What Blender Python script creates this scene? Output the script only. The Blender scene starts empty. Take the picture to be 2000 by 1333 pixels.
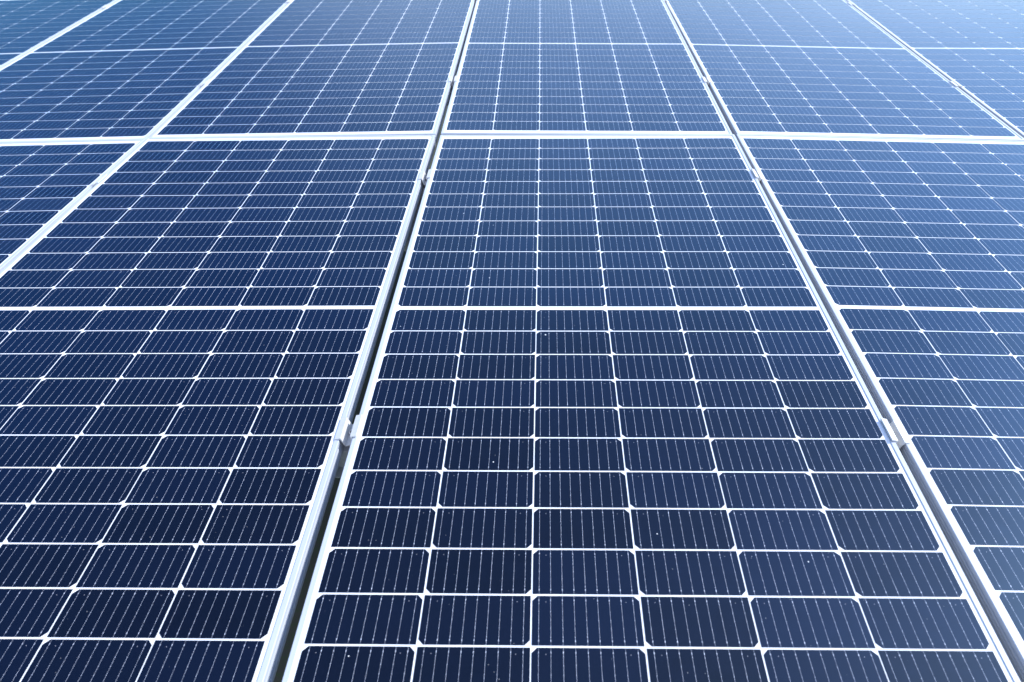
import bpy, math, random
from mathutils import Vector, Matrix, Euler

random.seed(7)
scene = bpy.context.scene
COL = scene.collection
LIFT = 0.95                                     # height of the panel plane above the ground
D2R = math.radians

# ------------------------------------------------------------------ camera
W_PX, H_PX = 2000.0, 1333.0
F_PX = 1345.6957
SHX, SHY = 43.543, 31.210
CAM_LOC = Vector((-0.15137385, -1.34961752, 1.00857198 + LIFT))
CAM_ROT = Euler((D2R(49.38857792), D2R(0.34637235), D2R(0.57079786)), 'XYZ')
cam_data = bpy.data.cameras.new('camera')
cam_data.sensor_width = 36.0
cam_data.lens = F_PX / W_PX * 36.0
cam_data.shift_x = -SHX / W_PX
cam_data.shift_y = SHY / W_PX
cam_data.clip_start = 0.02
cam_data.clip_end = 20000
cam_data.dof.use_dof = True
cam_data.dof.focus_distance = 1.75
cam_data.dof.aperture_fstop = 6.3
cam = bpy.data.objects.new('camera', cam_data)
COL.objects.link(cam)
cam.location = CAM_LOC
cam.rotation_euler = CAM_ROT
scene.camera = cam
CAM_INV = CAM_ROT.to_matrix().transposed()


def to_px(p):
    v = CAM_INV @ (p - CAM_LOC)
    if v.z > -0.05:
        return None
    return (W_PX / 2 + SHX - F_PX * v.x / v.z, H_PX / 2 + SHY + F_PX * v.y / v.z)


# ------------------------------------------------------------------ light
SUN_EL, SUN_AZ = D2R(38), D2R(63)               # azimuth measured from straight ahead (+Y) towards the right (+X)
CLOUD = 1.12
world = bpy.data.worlds.new('World')
scene.world = world
world.use_nodes = True
nt = world.node_tree
nt.nodes.clear()
sky = nt.nodes.new('ShaderNodeTexSky')
sky.sky_type = 'NISHITA'
sky.sun_disc = False
sky.sun_elevation = SUN_EL
sky.sun_rotation = SUN_AZ
sky.altitude = 200
sky.air_density = 1.0
sky.dust_density = 0.7
sky.ozone_density = 3.0
bg = nt.nodes.new('ShaderNodeBackground')
bg.inputs['Strength'].default_value = 0.15
wo = nt.nodes.new('ShaderNodeOutputWorld')
deep = nt.nodes.new('ShaderNodeMix')            # tints the whole sky bluer
deep.data_type = 'RGBA'
deep.blend_type = 'MULTIPLY'
deep.inputs[0].default_value = 1.0
nt.links.new(sky.outputs[0], deep.inputs[6])
deep.inputs[7].default_value = (0.46, 0.94, 1.36, 1)
nt.links.new(deep.outputs[2], bg.inputs[0])


def wmath(op, a, b=None, clamp=False):
    x = nt.nodes.new('ShaderNodeMath')
    x.operation = op
    x.use_clamp = clamp
    for i, v in enumerate((a, b)):
        if v is None:
            continue
        if isinstance(v, bpy.types.NodeSocket):
            nt.links.new(v, x.inputs[i])
        else:
            x.inputs[i].default_value = v
    return x.outputs[0]


def wsmooth(v, lo, hi):
    x = nt.nodes.new('ShaderNodeMapRange')
    x.interpolation_type = 'SMOOTHSTEP'
    nt.links.new(v, x.inputs[0])
    x.inputs[1].default_value = lo
    x.inputs[2].default_value = hi
    return x.outputs[0]


# a bank of thin white cloud low in the sky ahead, thinning out upwards and sideways
wtc = nt.nodes.new('ShaderNodeTexCoord')
wsp = nt.nodes.new('ShaderNodeSeparateXYZ')
nt.links.new(wtc.outputs['Generated'], wsp.inputs[0])
CL_AZ = D2R(20)
ahead = wmath('ADD', wmath('MULTIPLY', wsp.outputs[0], math.sin(CL_AZ)), wmath('MULTIPLY', wsp.outputs[1], math.cos(CL_AZ)))
horiz = wmath('SQRT', wmath('ADD', wmath('MULTIPLY', wsp.outputs[0], wsp.outputs[0]), wmath('MULTIPLY', wsp.outputs[1], wsp.outputs[1])))
toward = wsmooth(wmath('DIVIDE', ahead, wmath('MAXIMUM', horiz, 0.001)), 0.66, 0.99)
low = wmath('SUBTRACT', 1.0, wsmooth(wsp.outputs[2], 0.22, 0.88))
wn = nt.nodes.new('ShaderNodeTexNoise')
nt.links.new(wtc.outputs['Generated'], wn.inputs['Vector'])
wn.inputs['Scale'].default_value = 2.6
wn.inputs['Detail'].default_value = 6.0
puff = wsmooth(wn.outputs['Fac'], 0.25, 0.65)
dens = wmath('MULTIPLY', wmath('MULTIPLY', toward, low), wmath('ADD', wmath('MULTIPLY', puff, 0.35), 0.65))
# unseen broken cloud added behind the viewer as whitish fill light
behind = wmath('MULTIPLY', wsmooth(wmath('MULTIPLY', wsp.outputs[1], -1.0), 0.05, 0.55), wmath('ADD', wmath('MULTIPLY', puff, 0.6), 0.4))
dens = wmath('ADD', dens, behind)
cb = nt.nodes.new('ShaderNodeBackground')
cb.inputs['Color'].default_value = (1.0, 0.93, 0.90, 1)
nt.links.new(wmath('MULTIPLY', dens, CLOUD), cb.inputs['Strength'])
add = nt.nodes.new('ShaderNodeAddShader')
nt.links.new(bg.outputs[0], add.inputs[0])
nt.links.new(cb.outputs[0], add.inputs[1])
nt.links.new(add.outputs[0], wo.inputs[0])

sd = bpy.data.lights.new('sun', 'SUN')
sd.energy = 4.6
sd.angle = D2R(0.53)
sd.color = (1.0, 0.98, 0.95)
sun = bpy.data.objects.new('sun', sd)
COL.objects.link(sun)
to_sun = Vector((math.sin(SUN_AZ) * math.cos(SUN_EL), math.cos(SUN_AZ) * math.cos(SUN_EL), math.sin(SUN_EL)))
sun.rotation_euler = to_sun.to_track_quat('Z', 'Y').to_euler()

scene.view_settings.view_transform = 'Standard'
scene.view_settings.look = 'None'
scene.view_settings.exposure = 0.45
scene.view_settings.gamma = 1.0
scene.view_settings.use_curve_mapping = False
try:
    scene.cycles.max_bounces = 8
    scene.cycles.use_denoising = True
    scene.cycles.denoiser = 'OPENIMAGEDENOISE'
    scene.cycles.denoising_input_passes = 'RGB_ALBEDO_NORMAL'
    scene.cycles.sample_clamp_indirect = 3.0
except Exception:
    pass


# ------------------------------------------------------------------ node helpers
class NT:
    def __init__(self, name):
        self.m = bpy.data.materials.new(name)
        self.m.use_nodes = True
        self.t = self.m.node_tree
        self.b = self.t.nodes['Principled BSDF']

    def n(self, kind, **kw):
        x = self.t.nodes.new(kind)
        for k, v in kw.items():
            setattr(x, k, v)
        return x

    def put(self, sock, v):
        if hasattr(v, 'is_output') or isinstance(v, bpy.types.NodeSocket):
            self.t.links.new(v, sock)
        else:
            sock.default_value = v

    def math(self, op, a, b=None, c=None, clamp=False):
        x = self.n('ShaderNodeMath', operation=op, use_clamp=clamp)
        self.put(x.inputs[0], a)
        if b is not None:
            self.put(x.inputs[1], b)
        if c is not None:
            self.put(x.inputs[2], c)
        return x.outputs[0]

    def mix(self, f, a, b):
        x = self.n('ShaderNodeMix', data_type='RGBA')
        self.put(x.inputs[0], f)
        self.put(x.inputs[6], a)
        self.put(x.inputs[7], b)
        return x.outputs[2]

    def noise(self, vec, scale, detail=3.0, rough=0.55):
        x = self.n('ShaderNodeTexNoise')
        if vec is not None:
            self.put(x.inputs['Vector'], vec)
        x.inputs['Scale'].default_value = scale
        x.inputs['Detail'].default_value = detail
        x.inputs['Roughness'].default_value = rough
        return x.outputs['Fac']

    def ramp(self, f, lo, hi, a=0.0, b=1.0):
        x = self.n('ShaderNodeMapRange')
        self.put(x.inputs[0], f)
        x.inputs[1].default_value = lo
        x.inputs[2].default_value = hi
        x.inputs[3].default_value = a
        x.inputs[4].default_value = b
        return x.outputs[0]

    def pos(self):
        return self.n('ShaderNodeNewGeometry').outputs['Position']


CELL_W, CELL_GAP = 0.1660, 0.0027
PXC, PYC, BAR = 0.1685, 0.08359, 0.00569       # column pitch, row pitch, half of the middle strip
CELL_H = PYC - 0.0034
CHAMFER = 0.0080


def dust_specks(k, amount):
    """small bird-lime and dust specks lying on the glass, each with its own size"""
    p = k.pos()
    v = k.n('ShaderNodeTexVoronoi', feature='F1')
    k.put(v.inputs['Vector'], p)
    v.inputs['Scale'].default_value = 21.0
    warp = k.noise(p, 420.0, 2.0)
    d = k.math('ADD', v.outputs['Distance'], k.math('MULTIPLY', k.math('SUBTRACT', warp, 0.5), 0.035))
    sep = k.n('ShaderNodeSeparateColor')
    k.put(sep.inputs[0], v.outputs['Color'])
    size = k.math('MULTIPLY', k.math('POWER', sep.outputs[0], 6.0), 0.046)
    big = k.math('LESS_THAN', d, size)
    v2 = k.n('ShaderNodeTexVoronoi', feature='F1')
    k.put(v2.inputs['Vector'], p)
    v2.inputs['Scale'].default_value = 95.0
    sep2 = k.n('ShaderNodeSeparateColor')
    k.put(sep2.inputs[0], v2.outputs['Color'])
    size2 = k.math('MULTIPLY', k.math('POWER', sep2.outputs[1], 5.0), 0.085)
    small = k.math('LESS_THAN', v2.outputs['Distance'], size2)
    s = k.math('MAXIMUM', k.math('MULTIPLY', big, 0.92), k.math('MULTIPLY', small, 0.34))
    return k.math('MULTIPLY', s, amount)


def glass_over(k, col, blue, sheen=None):
    """diffuse surface below textured solar glass with a bluish anti-reflection layer"""
    p = k.pos()
    dif = k.n('ShaderNodeBsdfDiffuse')
    k.put(dif.inputs['Color'], col)
    fr = k.n('ShaderNodeFresnel')
    fr.inputs['IOR'].default_value = 1.46
    g1 = k.n('ShaderNodeBsdfGlossy')
    graze = k.ramp(fr.outputs[0], 0.07, 0.34)
    graze.node.clamp = True
    coat = k.ramp(fr.outputs[0], 0.034, 0.064, 0.22, 1.0)      # the coating works best near normal incidence
    k.put(g1.inputs['Color'], k.mix(coat, (0, 0, 0, 1), k.mix(graze, (1 - 0.72 * blue, 1 - 0.38 * blue, 1.0, 1), (1 - 0.30 * blue, 1 - 0.24 * blue, 1.0 - 0.25 * blue, 1))))
    k.put(g1.inputs['Roughness'], k.ramp(k.noise(p, 5.0, 4.0), 0.3, 0.7, 0.09, 0.15))
    g2 = k.n('ShaderNodeBsdfGlossy')
    g2.inputs['Color'].default_value = (1 - 0.45 * blue, 1 - 0.22 * blue, 1.0, 1)
    g2.inputs['Roughness'].default_value = 0.46
    gm = k.n('ShaderNodeMixShader')
    gm.inputs[0].default_value = 0.14
    k.put(gm.inputs[1], g1.outputs[0])
    k.put(gm.inputs[2], g2.outputs[0])
    mx = k.n('ShaderNodeMixShader')
    k.put(mx.inputs[0], fr.outputs[0])
    under = dif.outputs[0]
    if sheen:                                   # blue scatter of the textured nitride-coated silicon
        g3 = k.n('ShaderNodeBsdfGlossy')
        k.put(g3.inputs['Color'], sheen)
        g3.inputs['Roughness'].default_value = 0.54
        ad = k.n('ShaderNodeAddShader')
        k.put(ad.inputs[0], under)
        k.put(ad.inputs[1], g3.outputs[0])
        under = ad.outputs[0]
    k.put(mx.inputs[1], under)
    k.put(mx.inputs[2], gm.outputs[0])
    k.t.nodes.remove(k.b)
    k.put(k.t.nodes['Material Output'].inputs['Surface'], mx.outputs[0])


def make_cell_material():
    k = NT('monocrystalline_cell')
    uv = k.n('ShaderNodeUVMap')
    uv.uv_map = 'uv'
    s = k.n('ShaderNodeSeparateXYZ')
    k.put(s.inputs[0], uv.outputs[0])
    x, y = s.outputs[0], s.outputs[1]           # metres from the middle of the cell
    ax, ay = k.math('ABSOLUTE', x), k.math('ABSOLUTE', y)
    step = 0.0182
    t = k.math('DIVIDE', x, step)
    dx = k.math('MULTIPLY', k.math('ABSOLUTE', k.math('SUBTRACT', t, k.math('ROUND', t))), step)
    inside = k.math('LESS_THAN', ax, 0.0795)
    # soldered wire between the end pads, thin tab beyond them
    pad_y = CELL_H / 2 - 0.0072
    wire = k.math('MULTIPLY', k.math('LESS_THAN', dx, 0.00017), k.math('LESS_THAN', ay, pad_y))
    tab = k.math('MULTIPLY', k.math('MULTIPLY', k.math('LESS_THAN', dx, 0.00017), k.math('GREATER_THAN', ay, pad_y)), 0.75)
    wire = k.math('MAXIMUM', wire, tab)
    pad = k.math('MULTIPLY', k.math('LESS_THAN', dx, 0.00056),
                 k.math('LESS_THAN', k.math('ABSOLUTE', k.math('SUBTRACT', ay, pad_y)), 0.0014))
    ty = k.math('DIVIDE', y, 0.0135)
    dy = k.math('MULTIPLY', k.math('ABSOLUTE', k.math('SUBTRACT', ty, k.math('ROUND', ty))), 0.0135)
    dot = k.math('MULTIPLY', k.math('LESS_THAN', dx, 0.0004), k.math('LESS_THAN', dy, 0.0006))
    dot = k.math('MULTIPLY', dot, k.math('LESS_THAN', ay, pad_y))
    silver = k.math('MULTIPLY', inside, k.math('MAXIMUM', wire, k.math('MAXIMUM', pad, dot)))
    # laser mark near the corners
    mark = k.math('MULTIPLY', k.math('LESS_THAN', k.math('ABSOLUTE', k.math('SUBTRACT', ax, 0.062)), 0.0006),
                  k.math('LESS_THAN', k.math('ABSOLUTE', k.math('SUBTRACT', y, 0.030)), 0.0006))
    # colour of the silicon: differs a little from cell to cell and within a cell
    oi = k.n('ShaderNodeObjectInfo')
    geo = k.n('ShaderNodeNewGeometry')
    rnd = k.math('FRACT', k.math('ADD', oi.outputs['Random'], geo.outputs['Random Per Island']))
    col = k.mix(rnd, (0.0004, 0.0010, 0.0026, 1), (0.0008, 0.0022, 0.0064, 1))
    cloud = k.ramp(k.noise(geo.outputs['Position'], 34.0, 4.0), 0.3, 0.7, 0.0, 0.55)
    col = k.mix(cloud, col, (0.0008, 0.0012, 0.0040, 1))
    grain = k.ramp(k.noise(geo.outputs['Position'], 420.0, 3.0, 0.75), 0.38, 0.66, 0.0, 0.9)
    col = k.mix(grain, col, (0.0020, 0.0032, 0.0078, 1))
    # fine printed fingers running across the cell
    fy = k.math('FRACT', k.math('DIVIDE', y, 0.00165))
    fing = k.math('MULTIPLY', k.math('LESS_THAN', fy, 0.09), 0.012)
    col = k.mix(fing, col, (0.30, 0.33, 0.42, 1))
    wire_tone = k.ramp(k.noise(geo.outputs['Position'], 55.0, 3.0), 0.3, 0.7, 0.55, 1.0)  # wires vary in tone at random
    col = k.mix(k.math('MULTIPLY', silver, wire_tone), col, (0.55, 0.58, 0.66, 1))
    col = k.mix(k.math('MULTIPLY', mark, 0.5), col, (0.5, 0.5, 0.55, 1))
    film = k.ramp(k.noise(geo.outputs['Position'], 3.1, 5.0, 0.62), 0.35, 0.75, 0.0, 0.0010)
    col = k.mix(film, col, (0.55, 0.57, 0.60, 1))
    col = k.mix(dust_specks(k, 1.0), col, (0.62, 0.62, 0.60, 1))
    tone = k.math('ADD', k.math('MULTIPLY', rnd, 0.75), k.math('MULTIPLY', cloud, 0.45))
    glass_over(k, col, 1.0, k.mix(tone, (0.0068, 0.0100, 0.0180, 1), (0.0090, 0.0148, 0.0320, 1)))
    return k.m


def make_backsheet_material():
    k = NT('white_backsheet')
    p = k.pos()
    col = k.mix(k.ramp(k.noise(p, 9.0, 5.0), 0.3, 0.75), (0.80, 0.81, 0.82, 1), (0.74, 0.75, 0.76, 1))
    glass_over(k, col, 0.5)
    return k.m


def make_metal(name, c1, c2, metallic, rough, scale=14.0, streak=1.0):
    k = NT(name)
    tc = k.n('ShaderNodeTexCoord')
    mp = k.n('ShaderNodeMapping')
    k.put(mp.inputs['Vector'], tc.outputs['Object'])
    mp.inputs['Scale'].default_value = (1.0, streak, 1.0)
    f = k.noise(mp.outputs[0], scale, 5.0, 0.6)
    col = k.mix(k.ramp(f, 0.32, 0.70), c1, c2)
    scuff = k.ramp(k.noise(tc.outputs['Object'], 160.0, 3.0, 0.7), 0.62, 0.80, 0.0, 0.10)
    col = k.mix(scuff, col, (c2[0] * 0.75, c2[1] * 0.75, c2[2] * 0.76, 1))
    k.put(k.b.inputs['Base Color'], col)
    k.b.inputs['Metallic'].default_value = metallic
    k.put(k.b.inputs['Roughness'], k.ramp(f, 0.3, 0.7, rough - 0.06, rough + 0.08))
    return k.m


M_CELL = make_cell_material()
M_BACK = make_backsheet_material()
M_FRAME = make_metal('anodised_aluminium_frame', (0.45, 0.475, 0.515, 1), (0.39, 0.415, 0.46, 1), 0.0, 0.45, 10.0, 0.2)
M_CLAMP = make_metal('mill_finish_aluminium', (0.56, 0.555, 0.54, 1), (0.49, 0.485, 0.47, 1), 0.0, 0.40, 60.0)
M_STEEL = make_metal('stainless_bolt_steel', (0.55, 0.55, 0.57, 1), (0.40, 0.40, 0.42, 1), 0.9, 0.3, 120.0)
M_RAIL = make_metal('galvanised_rail', (0.62, 0.64, 0.66, 1), (0.48, 0.50, 0.53, 1), 0.35, 0.5, 40.0)
M_RIBBON = make_metal('tinned_bus_ribbon', (0.62, 0.63, 0.66, 1), (0.55, 0.56, 0.60, 1), 0.1, 0.5, 60.0)
M_BLACK = make_metal('dark_hollow_steel', (0.05, 0.05, 0.055, 1), (0.035, 0.035, 0.04, 1), 0.2, 0.6)


def make_ground_material():
    k = NT('shaded_soil')
    p = k.pos()
    c = k.mix(k.ramp(k.noise(p, 5.0, 6.0), 0.3, 0.7), (0.045, 0.048, 0.034, 1), (0.075, 0.070, 0.055, 1))
    c = k.mix(k.ramp(k.noise(p, 60.0, 4.0), 0.45, 0.7), c, (0.05, 0.075, 0.03, 1))
    k.put(k.b.inputs['Base Color'], c)
    k.b.inputs['Roughness'].default_value = 0.95
    return k.m


def make_plate_paint():
    k = NT('pale_grey_paint')
    p = k.pos()
    c = k.mix(k.ramp(k.noise(p, 18.0, 6.0), 0.3, 0.7), (0.62, 0.62, 0.61, 1), (0.50, 0.50, 0.49, 1))
    k.put(k.b.inputs['Base Color'], c)
    k.b.inputs['Roughness'].default_value = 0.9
    return k.m


def make_roof_sheet():
    k = NT('pale_blue_sheet_steel')
    p = k.pos()
    c = k.mix(k.ramp(k.noise(p, 6.0, 5.0), 0.3, 0.7), (0.30, 0.42, 0.62, 1), (0.36, 0.47, 0.64, 1))
    k.put(k.b.inputs['Base Color'], c)
    k.b.inputs['Roughness'].default_value = 0.45
    return k.m


# ------------------------------------------------------------------ mesh helpers
def mesh(name, verts, faces, mat, uvs=None):
    me = bpy.data.meshes.new(name)
    me.from_pydata([tuple(v) for v in verts], [], faces)
    me.materials.append(mat)
    if uvs is not None:
        lay = me.uv_layers.new(name='uv')
        for poly in me.polygons:
            for li in poly.loop_indices:
                lay.data[li].uv = uvs[me.loops[li].vertex_index]
    me.update()
    return me


def link(name, me, parent=None, mw=None):
    o = bpy.data.objects.new(name, me)
    COL.objects.link(o)
    if parent is not None:
        o.parent = parent
    if mw is not None:
        o.matrix_local = mw
    return o


def tag(o, label=None, cat=None, group=None, kind=None):
    if label:
        o['label'] = label
    if cat:
        o['category'] = cat
    if group:
        o['group'] = group
    if kind:
        o['kind'] = kind
    return o


HW, HL = 0.521, 1.0395


def frame_mesh():
    """one mitred aluminium ring: lip on top, grooved outer wall, flange below"""
    prof = [(0.0094, -0.004), (0.0094, 0.0013), (0.0088, 0.0020), (0.0012, 0.0020), (0.0004, 0.0016), (0.0, 0.0008),
            (0.0, -0.0060), (0.0034, -0.0070), (0.0034, -0.0096), (0.0, -0.0106),
            (0.0, -0.0140), (0.0034, -0.0150), (0.0034, -0.0176), (0.0, -0.0186),
            (0.0, -0.0222), (0.0034, -0.0232), (0.0034, -0.0258), (0.0, -0.0268),
            (0.0, -0.0350), (0.0280, -0.0350), (0.0280, -0.0330), (0.0060, -0.0330), (0.0060, -0.004)]
    v, f = [], []
    n = len(prof)
    for u, z in prof:
        for sx, sy in ((1, 1), (-1, 1), (-1, -1), (1, -1)):
            v.append((sx * (HW - u), sy * (HL - u), z))
    for i in range(n):
        j = (i + 1) % n
        for c in range(4):
            d = (c + 1) % 4
            f.append((i * 4 + c, j * 4 + c, j * 4 + d, i * 4 + d))
    return mesh('frame', v, f, M_FRAME)


def slab_mesh(name, x0, x1, y0, y1, z0, z1, mat):
    v = [(x0, y0, z0), (x1, y0, z0), (x1, y1, z0), (x0, y1, z0), (x0, y0, z1), (x1, y0, z1), (x1, y1, z1), (x0, y1, z1)]
    f = [(3, 2, 1, 0), (4, 5, 6, 7), (0, 1, 5, 4), (1, 2, 6, 5), (2, 3, 7, 6), (3, 0, 4, 7)]
    return mesh(name, v, f, mat)


CELL_Z = 0.0005


def cell_outline(top):
    """half-cut wafer: two chamfered corners on one long side"""
    a, b, c = CELL_W / 2, CELL_H / 2, CHAMFER
    pts = [(-a, -b), (a, -b), (a, b - c), (a - c, b), (-a + c, b), (-a, b - c)]
    if not top:
        pts = [(-x, -y) for x, y in pts]
    return pts


def cell_geometry(top, cx=0.0, cy=0.0, base=0):
    p = cell_outline(top)
    v = [(cx + x, cy + y, CELL_Z) for x, y in p] + [(cx + x, cy + y, 0.0001) for x, y in p]
    uv = [(x, y) for x, y in p] * 2
    f = [tuple(base + i for i in range(6))]
    for i in range(6):
        j = (i + 1) % 6
        f.append((base + j, base + i, base + 6 + i, base + 6 + j))
    return v, f, uv


CELL_ME = {}
for top in (True, False):
    v, f, uv = cell_geometry(top)
    CELL_ME[top] = mesh('solar_cell', v, f, M_CELL, uv)
FRAME_ME = frame_mesh()
BACK_ME = slab_mesh('backsheet', -HW + 0.0075, HW - 0.0075, -HL + 0.0075, HL - 0.0075, -0.003, 0.0, M_BACK)


def ribbon_mesh(y0, y1):
    return slab_mesh('bus_ribbon', -0.498, 0.498, y0, y1, 0.0, 0.0004, M_RIBBON)


RIBBON_ME = ribbon_mesh(-0.0022, 0.0022)

# cell positions inside one panel: (x, y, chamfer on the upper side?)
SLOTS = []
for c in range(6):
    for k in range(12):
        x = (c - 2.5) * PXC
        y = BAR + (k + 0.5) * PYC
        odd = (c % 2 == 0)
        x += random.uniform(-0.0003, 0.0003)        # strings are never laid dead straight
        SLOTS.append((x, -y, odd))              # lower half
        SLOTS.append((x, y, not odd))           # upper half is its mirror image

PANELS = {
    # name: location, rotation in degrees, label
    'M': ((0.0033, -0.0162, 0.0197), (-0.366, -0.1, -0.134),
          'largest solar panel of the near row, in the middle, right beside the open dark gap'),
    'MF': ((0.0032, 2.0780, 0.0151), (0.351, 0.432, 0.163),
           'middle solar panel of the far row, behind the largest panel across the white seam'),
    'L': ((-1.0640, -0.0010, 0.0075), (-0.256, -0.603, -0.368),
          'dark navy solar panel of the near row, just left of the dark gap'),
    'LF': ((-1.0536, 2.0820, 0.0122), (0.596, -0.872, -0.183),
           'mid-blue solar panel of the far row, just left of the dark gap'),
    'LLF': ((-2.1070, 2.0920, -0.0115), (0.741, -1.407, -0.449),
            'solar panel of the far row, second left from the dark gap'),
    'LLLF': ((-3.163, 2.100, -0.0390), (0.8, -1.55, -0.55),
             'blurred blue solar panel in the top left corner of the far row'),
    'LL': ((-2.1210, 0.0085, -0.0143), (-0.432, -1.428, -0.465),
           'near-row solar panel showing only a small triangle at the left edge'),
    'R': ((1.0640, 0.0002, 0.0006), (-0.386, 1.536, 0.212),
          'near-row solar panel at the right edge, right of the ribbed grey frame side'),
    'RF': ((1.0572, 2.0900, -0.0051), (0.271, 1.484, 0.490),
           'pale blue solar panel of the far row between the two right-hand frame lines'),
    'RRF': ((2.1107, 2.1144, -0.0243), (0.258, 0.534, 0.568),
            'palest solar panel, shining light blue in the top right corner of the far row'),
    'RR': ((2.1230, 0.0200, -0.0200), (-0.2, 0.60, 0.2),
           'solar panel of the near row showing only a frame sliver at the right edge'),
}
MW = {}
for key, (loc, rot, label) in PANELS.items():
    e = Euler([D2R(a) for a in rot], 'XYZ')
    MW[key] = Matrix.Translation(Vector(loc) + Vector((0, 0, LIFT))) @ e.to_matrix().to_4x4()

PANEL_GROUP = 'solar panels laid edge to edge in two rows'
for key, (loc, rot, label) in PANELS.items():
    mw = MW[key]
    root = bpy.data.objects.new('solar_panel', None)
    root.empty_display_size = 0.2
    COL.objects.link(root)
    root.matrix_world = mw
    tag(root, label, 'solar panel', PANEL_GROUP)
    link('frame', FRAME_ME, root)
    link('backsheet', BACK_ME, root)
    link('bus_ribbon', RIBBON_ME, root)
    # cells: those in the picture, the largest 100 of them, are parts of their own
    seen = []
    for i, (x, y, top) in enumerate(SLOTS):
        q = []
        for px_, py_ in cell_outline(top):
            s = to_px(mw @ Vector((x + px_, y + py_, 0)))
            if s is None:
                q = None
                break
            q.append(s)
        if not q:
            continue
        inside = any(0 <= a <= W_PX and 0 <= b <= H_PX for a, b in q)
        if not inside:
            continue
        area = 0
        cl = [(min(max(a, 0), W_PX), min(max(b, 0), H_PX)) for a, b in q]
        for j in range(len(cl)):
            a, b = cl[j], cl[(j + 1) % len(cl)]
            area += a[0] * b[1] - b[0] * a[1]
        if abs(area) / 2 > 40:
            seen.append((abs(area) / 2, i))
    seen.sort(reverse=True)
    own = {i for _a, i in seen[:100]}
    for i in sorted(own):
        x, y, top = SLOTS[i]
        link('solar_cell', CELL_ME[top], root, Matrix.Translation((x, y, 0)))
    vv, ff, uu = [], [], []
    for i, (x, y, top) in enumerate(SLOTS):
        if i in own:
            continue
        v, f, uv = cell_geometry(top, x, y, len(vv))
        vv += v
        ff += f
        uu += uv
    if vv:
        o = link('solar_cell_array', mesh('solar_cell_array', vv, ff, M_CELL, uu), root)
        o['kind'] = 'stuff'

# ------------------------------------------------------------------ mid clamps
LIP = 0.0020


def clamp(a, b, y, label, half=0.029):
    """hat-shaped clamp whose wings press on the frames of the panels a (left) and b (right) at a's local y"""
    pa = MW[a] @ Vector((HW, y, LIP))
    yb = (MW[b].inverted() @ pa).y
    pb = MW[b] @ Vector((-HW, yb, LIP))
    mid = (pa + pb) / 2
    gap = max((pb - pa).length, 0.008)
    xdir = (pb - pa)
    ra = (MW[a].to_3x3() @ Vector((1, 0, 0)) + MW[b].to_3x3() @ Vector((1, 0, 0))).normalized()
    ydir = (MW[a].to_3x3() @ Vector((0, 1, 0)) + MW[b].to_3x3() @ Vector((0, 1, 0))).normalized()
    xdir = xdir.normalized() if xdir.length > 0.012 else ra
    zdir = xdir.cross(ydir).normalized()
    ydir = zdir.cross(xdir).normalized()
    mw = Matrix((xdir, ydir, zdir)).transposed().to_4x4()
    mw.translation = mid
    root = bpy.data.objects.new('panel_clamp', None)
    root.empty_display_size = 0.03
    COL.objects.link(root)
    root.matrix_world = mw
    tag(root, label, 'clamp', 'aluminium clamps between neighbouring panels')
    g = gap / 2
    wing = 0.0086
    th = 0.0030
    z0 = 0.0004                                 # a hair above the frame lip
    dep = -0.021
    inn = g - 0.0012
    bot = max(inn - 0.0022, 0.002)
    t2 = min(0.0022, bot * 0.5)
    outer = [(-g - wing, z0), (-g - wing, z0 + th), (-inn + t2 + 0.0004, z0 + th), (-bot + t2, dep + t2), (bot - t2, dep + t2),
             (inn - t2 - 0.0004, z0 + th), (g + wing, z0 + th), (g + wing, z0), (inn, z0), (bot, dep), (-bot, dep), (-inn, z0)]
    n = len(outer)
    v = [(x, -half, z) for x, z in outer] + [(x, half, z) for x, z in outer]
    f = []
    for i in range(n):
        j = (i + 1) % n
        f.append((i, i + n, j + n, j))
    # end caps in three convex pieces
    for o_, flip in ((0, False), (n, True)):
        for face in ((0, 11, 2, 1), (11, 10, 3, 2), (10, 9, 4, 3), (9, 8, 5, 4), (8, 7, 6, 5)):
            t = tuple(o_ + i for i in face)
            f.append(t[::-1] if flip else t)
    link('bracket', mesh('bracket', v, f, M_CLAMP), root)
    # socket-head bolt standing in the channel
    r = min(0.0062, (bot - t2) * 0.92)
    v, f = [], []
    seg = 20
    zb, zt = dep + t2, dep + t2 + 0.0075
    rings = [(r, zb), (r, zt - 0.0008), (r - 0.0008, zt), (r * 0.55, zt), (r * 0.5, zt - 0.0045)]
    for rr, z in rings:
        for i in range(seg):
            an = 2 * math.pi * i / seg
            v.append((rr * math.cos(an), rr * math.sin(an), z))
    for q in range(len(rings) - 1):
        for i in range(seg):
            j = (i + 1) % seg
            f.append((q * seg + i, q * seg + j, (q + 1) * seg + j, (q + 1) * seg + i))
    f.append(tuple((len(rings) - 1) * seg + i for i in range(seg)))
    link('bolt', mesh('bolt', v, f, M_STEEL), root)
    return root


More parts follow.
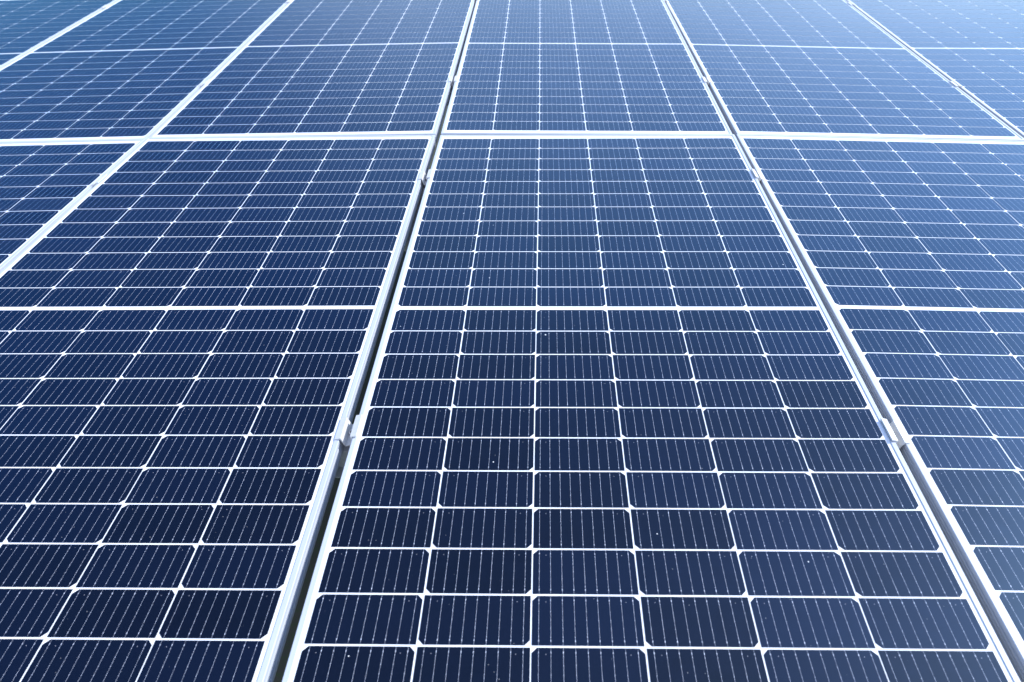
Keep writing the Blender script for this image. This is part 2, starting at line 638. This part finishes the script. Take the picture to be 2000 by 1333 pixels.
clamp('L', 'M', -0.4080, 'clamp with a visible bolt bridging the dark gap, nearest the viewer')
clamp('L', 'M', 0.7130, 'clamp bridging the dark gap in the near row just below the white seam')
clamp('LF', 'MF', -0.4900, 'clamp bridging the dark gap in the far row just above the white seam')
clamp('LF', 'MF', 0.7830, 'clamp bridging the dark gap at the very top of the picture')
clamp('M', 'R', -0.4030, 'large clamp with a raised wing near the viewer, right of the largest panel')
clamp('M', 'R', 0.7200, 'smaller clamp just below the white seam, right of the largest panel')
clamp('MF', 'RF', -0.4860, 'clamp above the white seam on the frame line right of the far middle panel')
clamp('MF', 'RF', 0.7850, 'clamp at the top picture edge on the frame line right of the far middle panel')
clamp('RF', 'RRF', -0.4750, 'clamp on the far right frame line above the right end of the white seam')
clamp('RF', 'RRF', 0.7900, 'clamp on the far right frame line close to the top picture edge')
clamp('LL', 'L', 0.6980, 'clamp on the left diagonal frame line just below the white seam')
clamp('LLF', 'LF', -0.4850, 'clamp on the left diagonal frame line just above the white seam')
clamp('LLF', 'LF', 0.7900, 'clamp at the top picture edge on the second frame line from the left')
clamp('LLLF', 'LLF', 0.7900, 'tiny clamp on the frame line in the top left corner')


# ------------------------------------------------------------------ rails below the panels
def rail(name_keys, y, label):
    """a slotted aluminium rail that follows the undersides of one row"""
    pts = []
    for i, key in enumerate(name_keys):
        for sx in (-1, 1):
            p = MW[key] @ Vector((sx * 0.50, y, -0.0375))
            pts.append(p)
    pts.insert(0, pts[0] + (pts[0] - pts[1]).normalized() * 0.12)
    pts.append(pts[-1] + (pts[-1] - pts[-2]).normalized() * 0.12)
    prof = [(-0.024, 0.0), (-0.0085, 0.0), (-0.0085, -0.012), (0.0085, -0.012), (0.0085, 0.0), (0.024, 0.0),
            (0.024, -0.050), (0.050, -0.050), (0.050, -0.053), (-0.050, -0.053), (-0.050, -0.050), (-0.024, -0.050)]
    n = len(prof)
    v, f = [], []
    for p in pts:
        for yy, zz in prof:
            v.append((p.x, p.y + yy, p.z + zz))
    for s in range(len(pts) - 1):
        for i in range(n):
            j = (i + 1) % n
            f.append((s * n + i, s * n + j, (s + 1) * n + j, (s + 1) * n + i))
    o = link('mounting_rail', mesh('mounting_rail', v, f, M_RAIL))
    tag(o, label, 'rail', 'mounting rails under the panels')


NEAR, FAR = ('LL', 'L', 'M', 'R', 'RR'), ('LLLF', 'LLF', 'LF', 'MF', 'RF', 'RRF')
rail(NEAR, -0.405, 'grey metal rail under the nearest clamp with the bolt in the dark gap')
rail(NEAR, 0.715, 'grey metal rail under the near row just below the white seam')
rail(FAR, -0.487, 'grey metal rail under the far row just above the white seam')
rail(FAR, 0.787, 'grey metal rail under the far row at the very top of the dark gap')


def bevel_box(name, x0, x1, y0, y1, z0, z1, b, mat):
    """block with chamfered top edges"""
    v = [(x0, y0, z0), (x1, y0, z0), (x1, y1, z0), (x0, y1, z0),
         (x0, y0, z1 - b), (x1, y0, z1 - b), (x1, y1, z1 - b), (x0, y1, z1 - b),
         (x0 + b, y0 + b, z1), (x1 - b, y0 + b, z1), (x1 - b, y1 - b, z1), (x0 + b, y1 - b, z1)]
    f = [(3, 2, 1, 0), (8, 9, 10, 11)]
    for i in range(4):
        j = (i + 1) % 4
        f += [(i, j, 4 + j, 4 + i), (4 + i, 4 + j, 8 + j, 8 + i)]
    return mesh(name, v, f, mat)


G = 0.0
o = link('stand_in_plate', bevel_box('stand_in_plate', -0.72, -0.525, 0.445, 0.765, LIFT - 0.108, LIFT - 0.0745, 0.004, make_plate_paint()))  # invented plate standing in for a pale patch inside the gap
tag(o, 'pale grey plate added as the light patch in the dark gap below the second clamp', 'stand-in plate')

# corrugated sheet glimpsed through the far end of the gap
v, f = [], []
nx = 26
for i in range(nx * 4 + 1):
    ph = i % 4
    y = 2.03 + i * 0.0115
    z = LIFT - 0.097 + (0.010 if ph in (1, 2) else 0.0)
    for xx in (-0.95, -0.50):
        v.append((xx, y, z))
    for xx in (-0.95, -0.50):
        v.append((xx, y, z - 0.0015))
for i in range(nx * 4):
    a, b = i * 4, (i + 1) * 4
    f += [(a, a + 1, b + 1, b), (a + 3, a + 2, b + 2, b + 3), (a + 2, a, b, b + 2), (a + 1, a + 3, b + 3, b + 1)]
f += [(0, 2, 3, 1), (nx * 16, nx * 16 + 1, nx * 16 + 3, nx * 16 + 2)]
o = link('corrugated_sheet', mesh('corrugated_sheet', v, f, make_roof_sheet()))
tag(o, 'pale blue corrugated metal sheet glimpsed deep in the far end of the dark gap', 'metal sheet')

# ------------------------------------------------------------------ ground
S = 4000.0
o = link('ground', mesh('ground', [(-S, -S, G), (S, -S, G), (S, S, G), (-S, S, G)], [(0, 1, 2, 3)], make_ground_material()))
tag(o, 'dark shaded soil under the panels', None, None, 'structure')
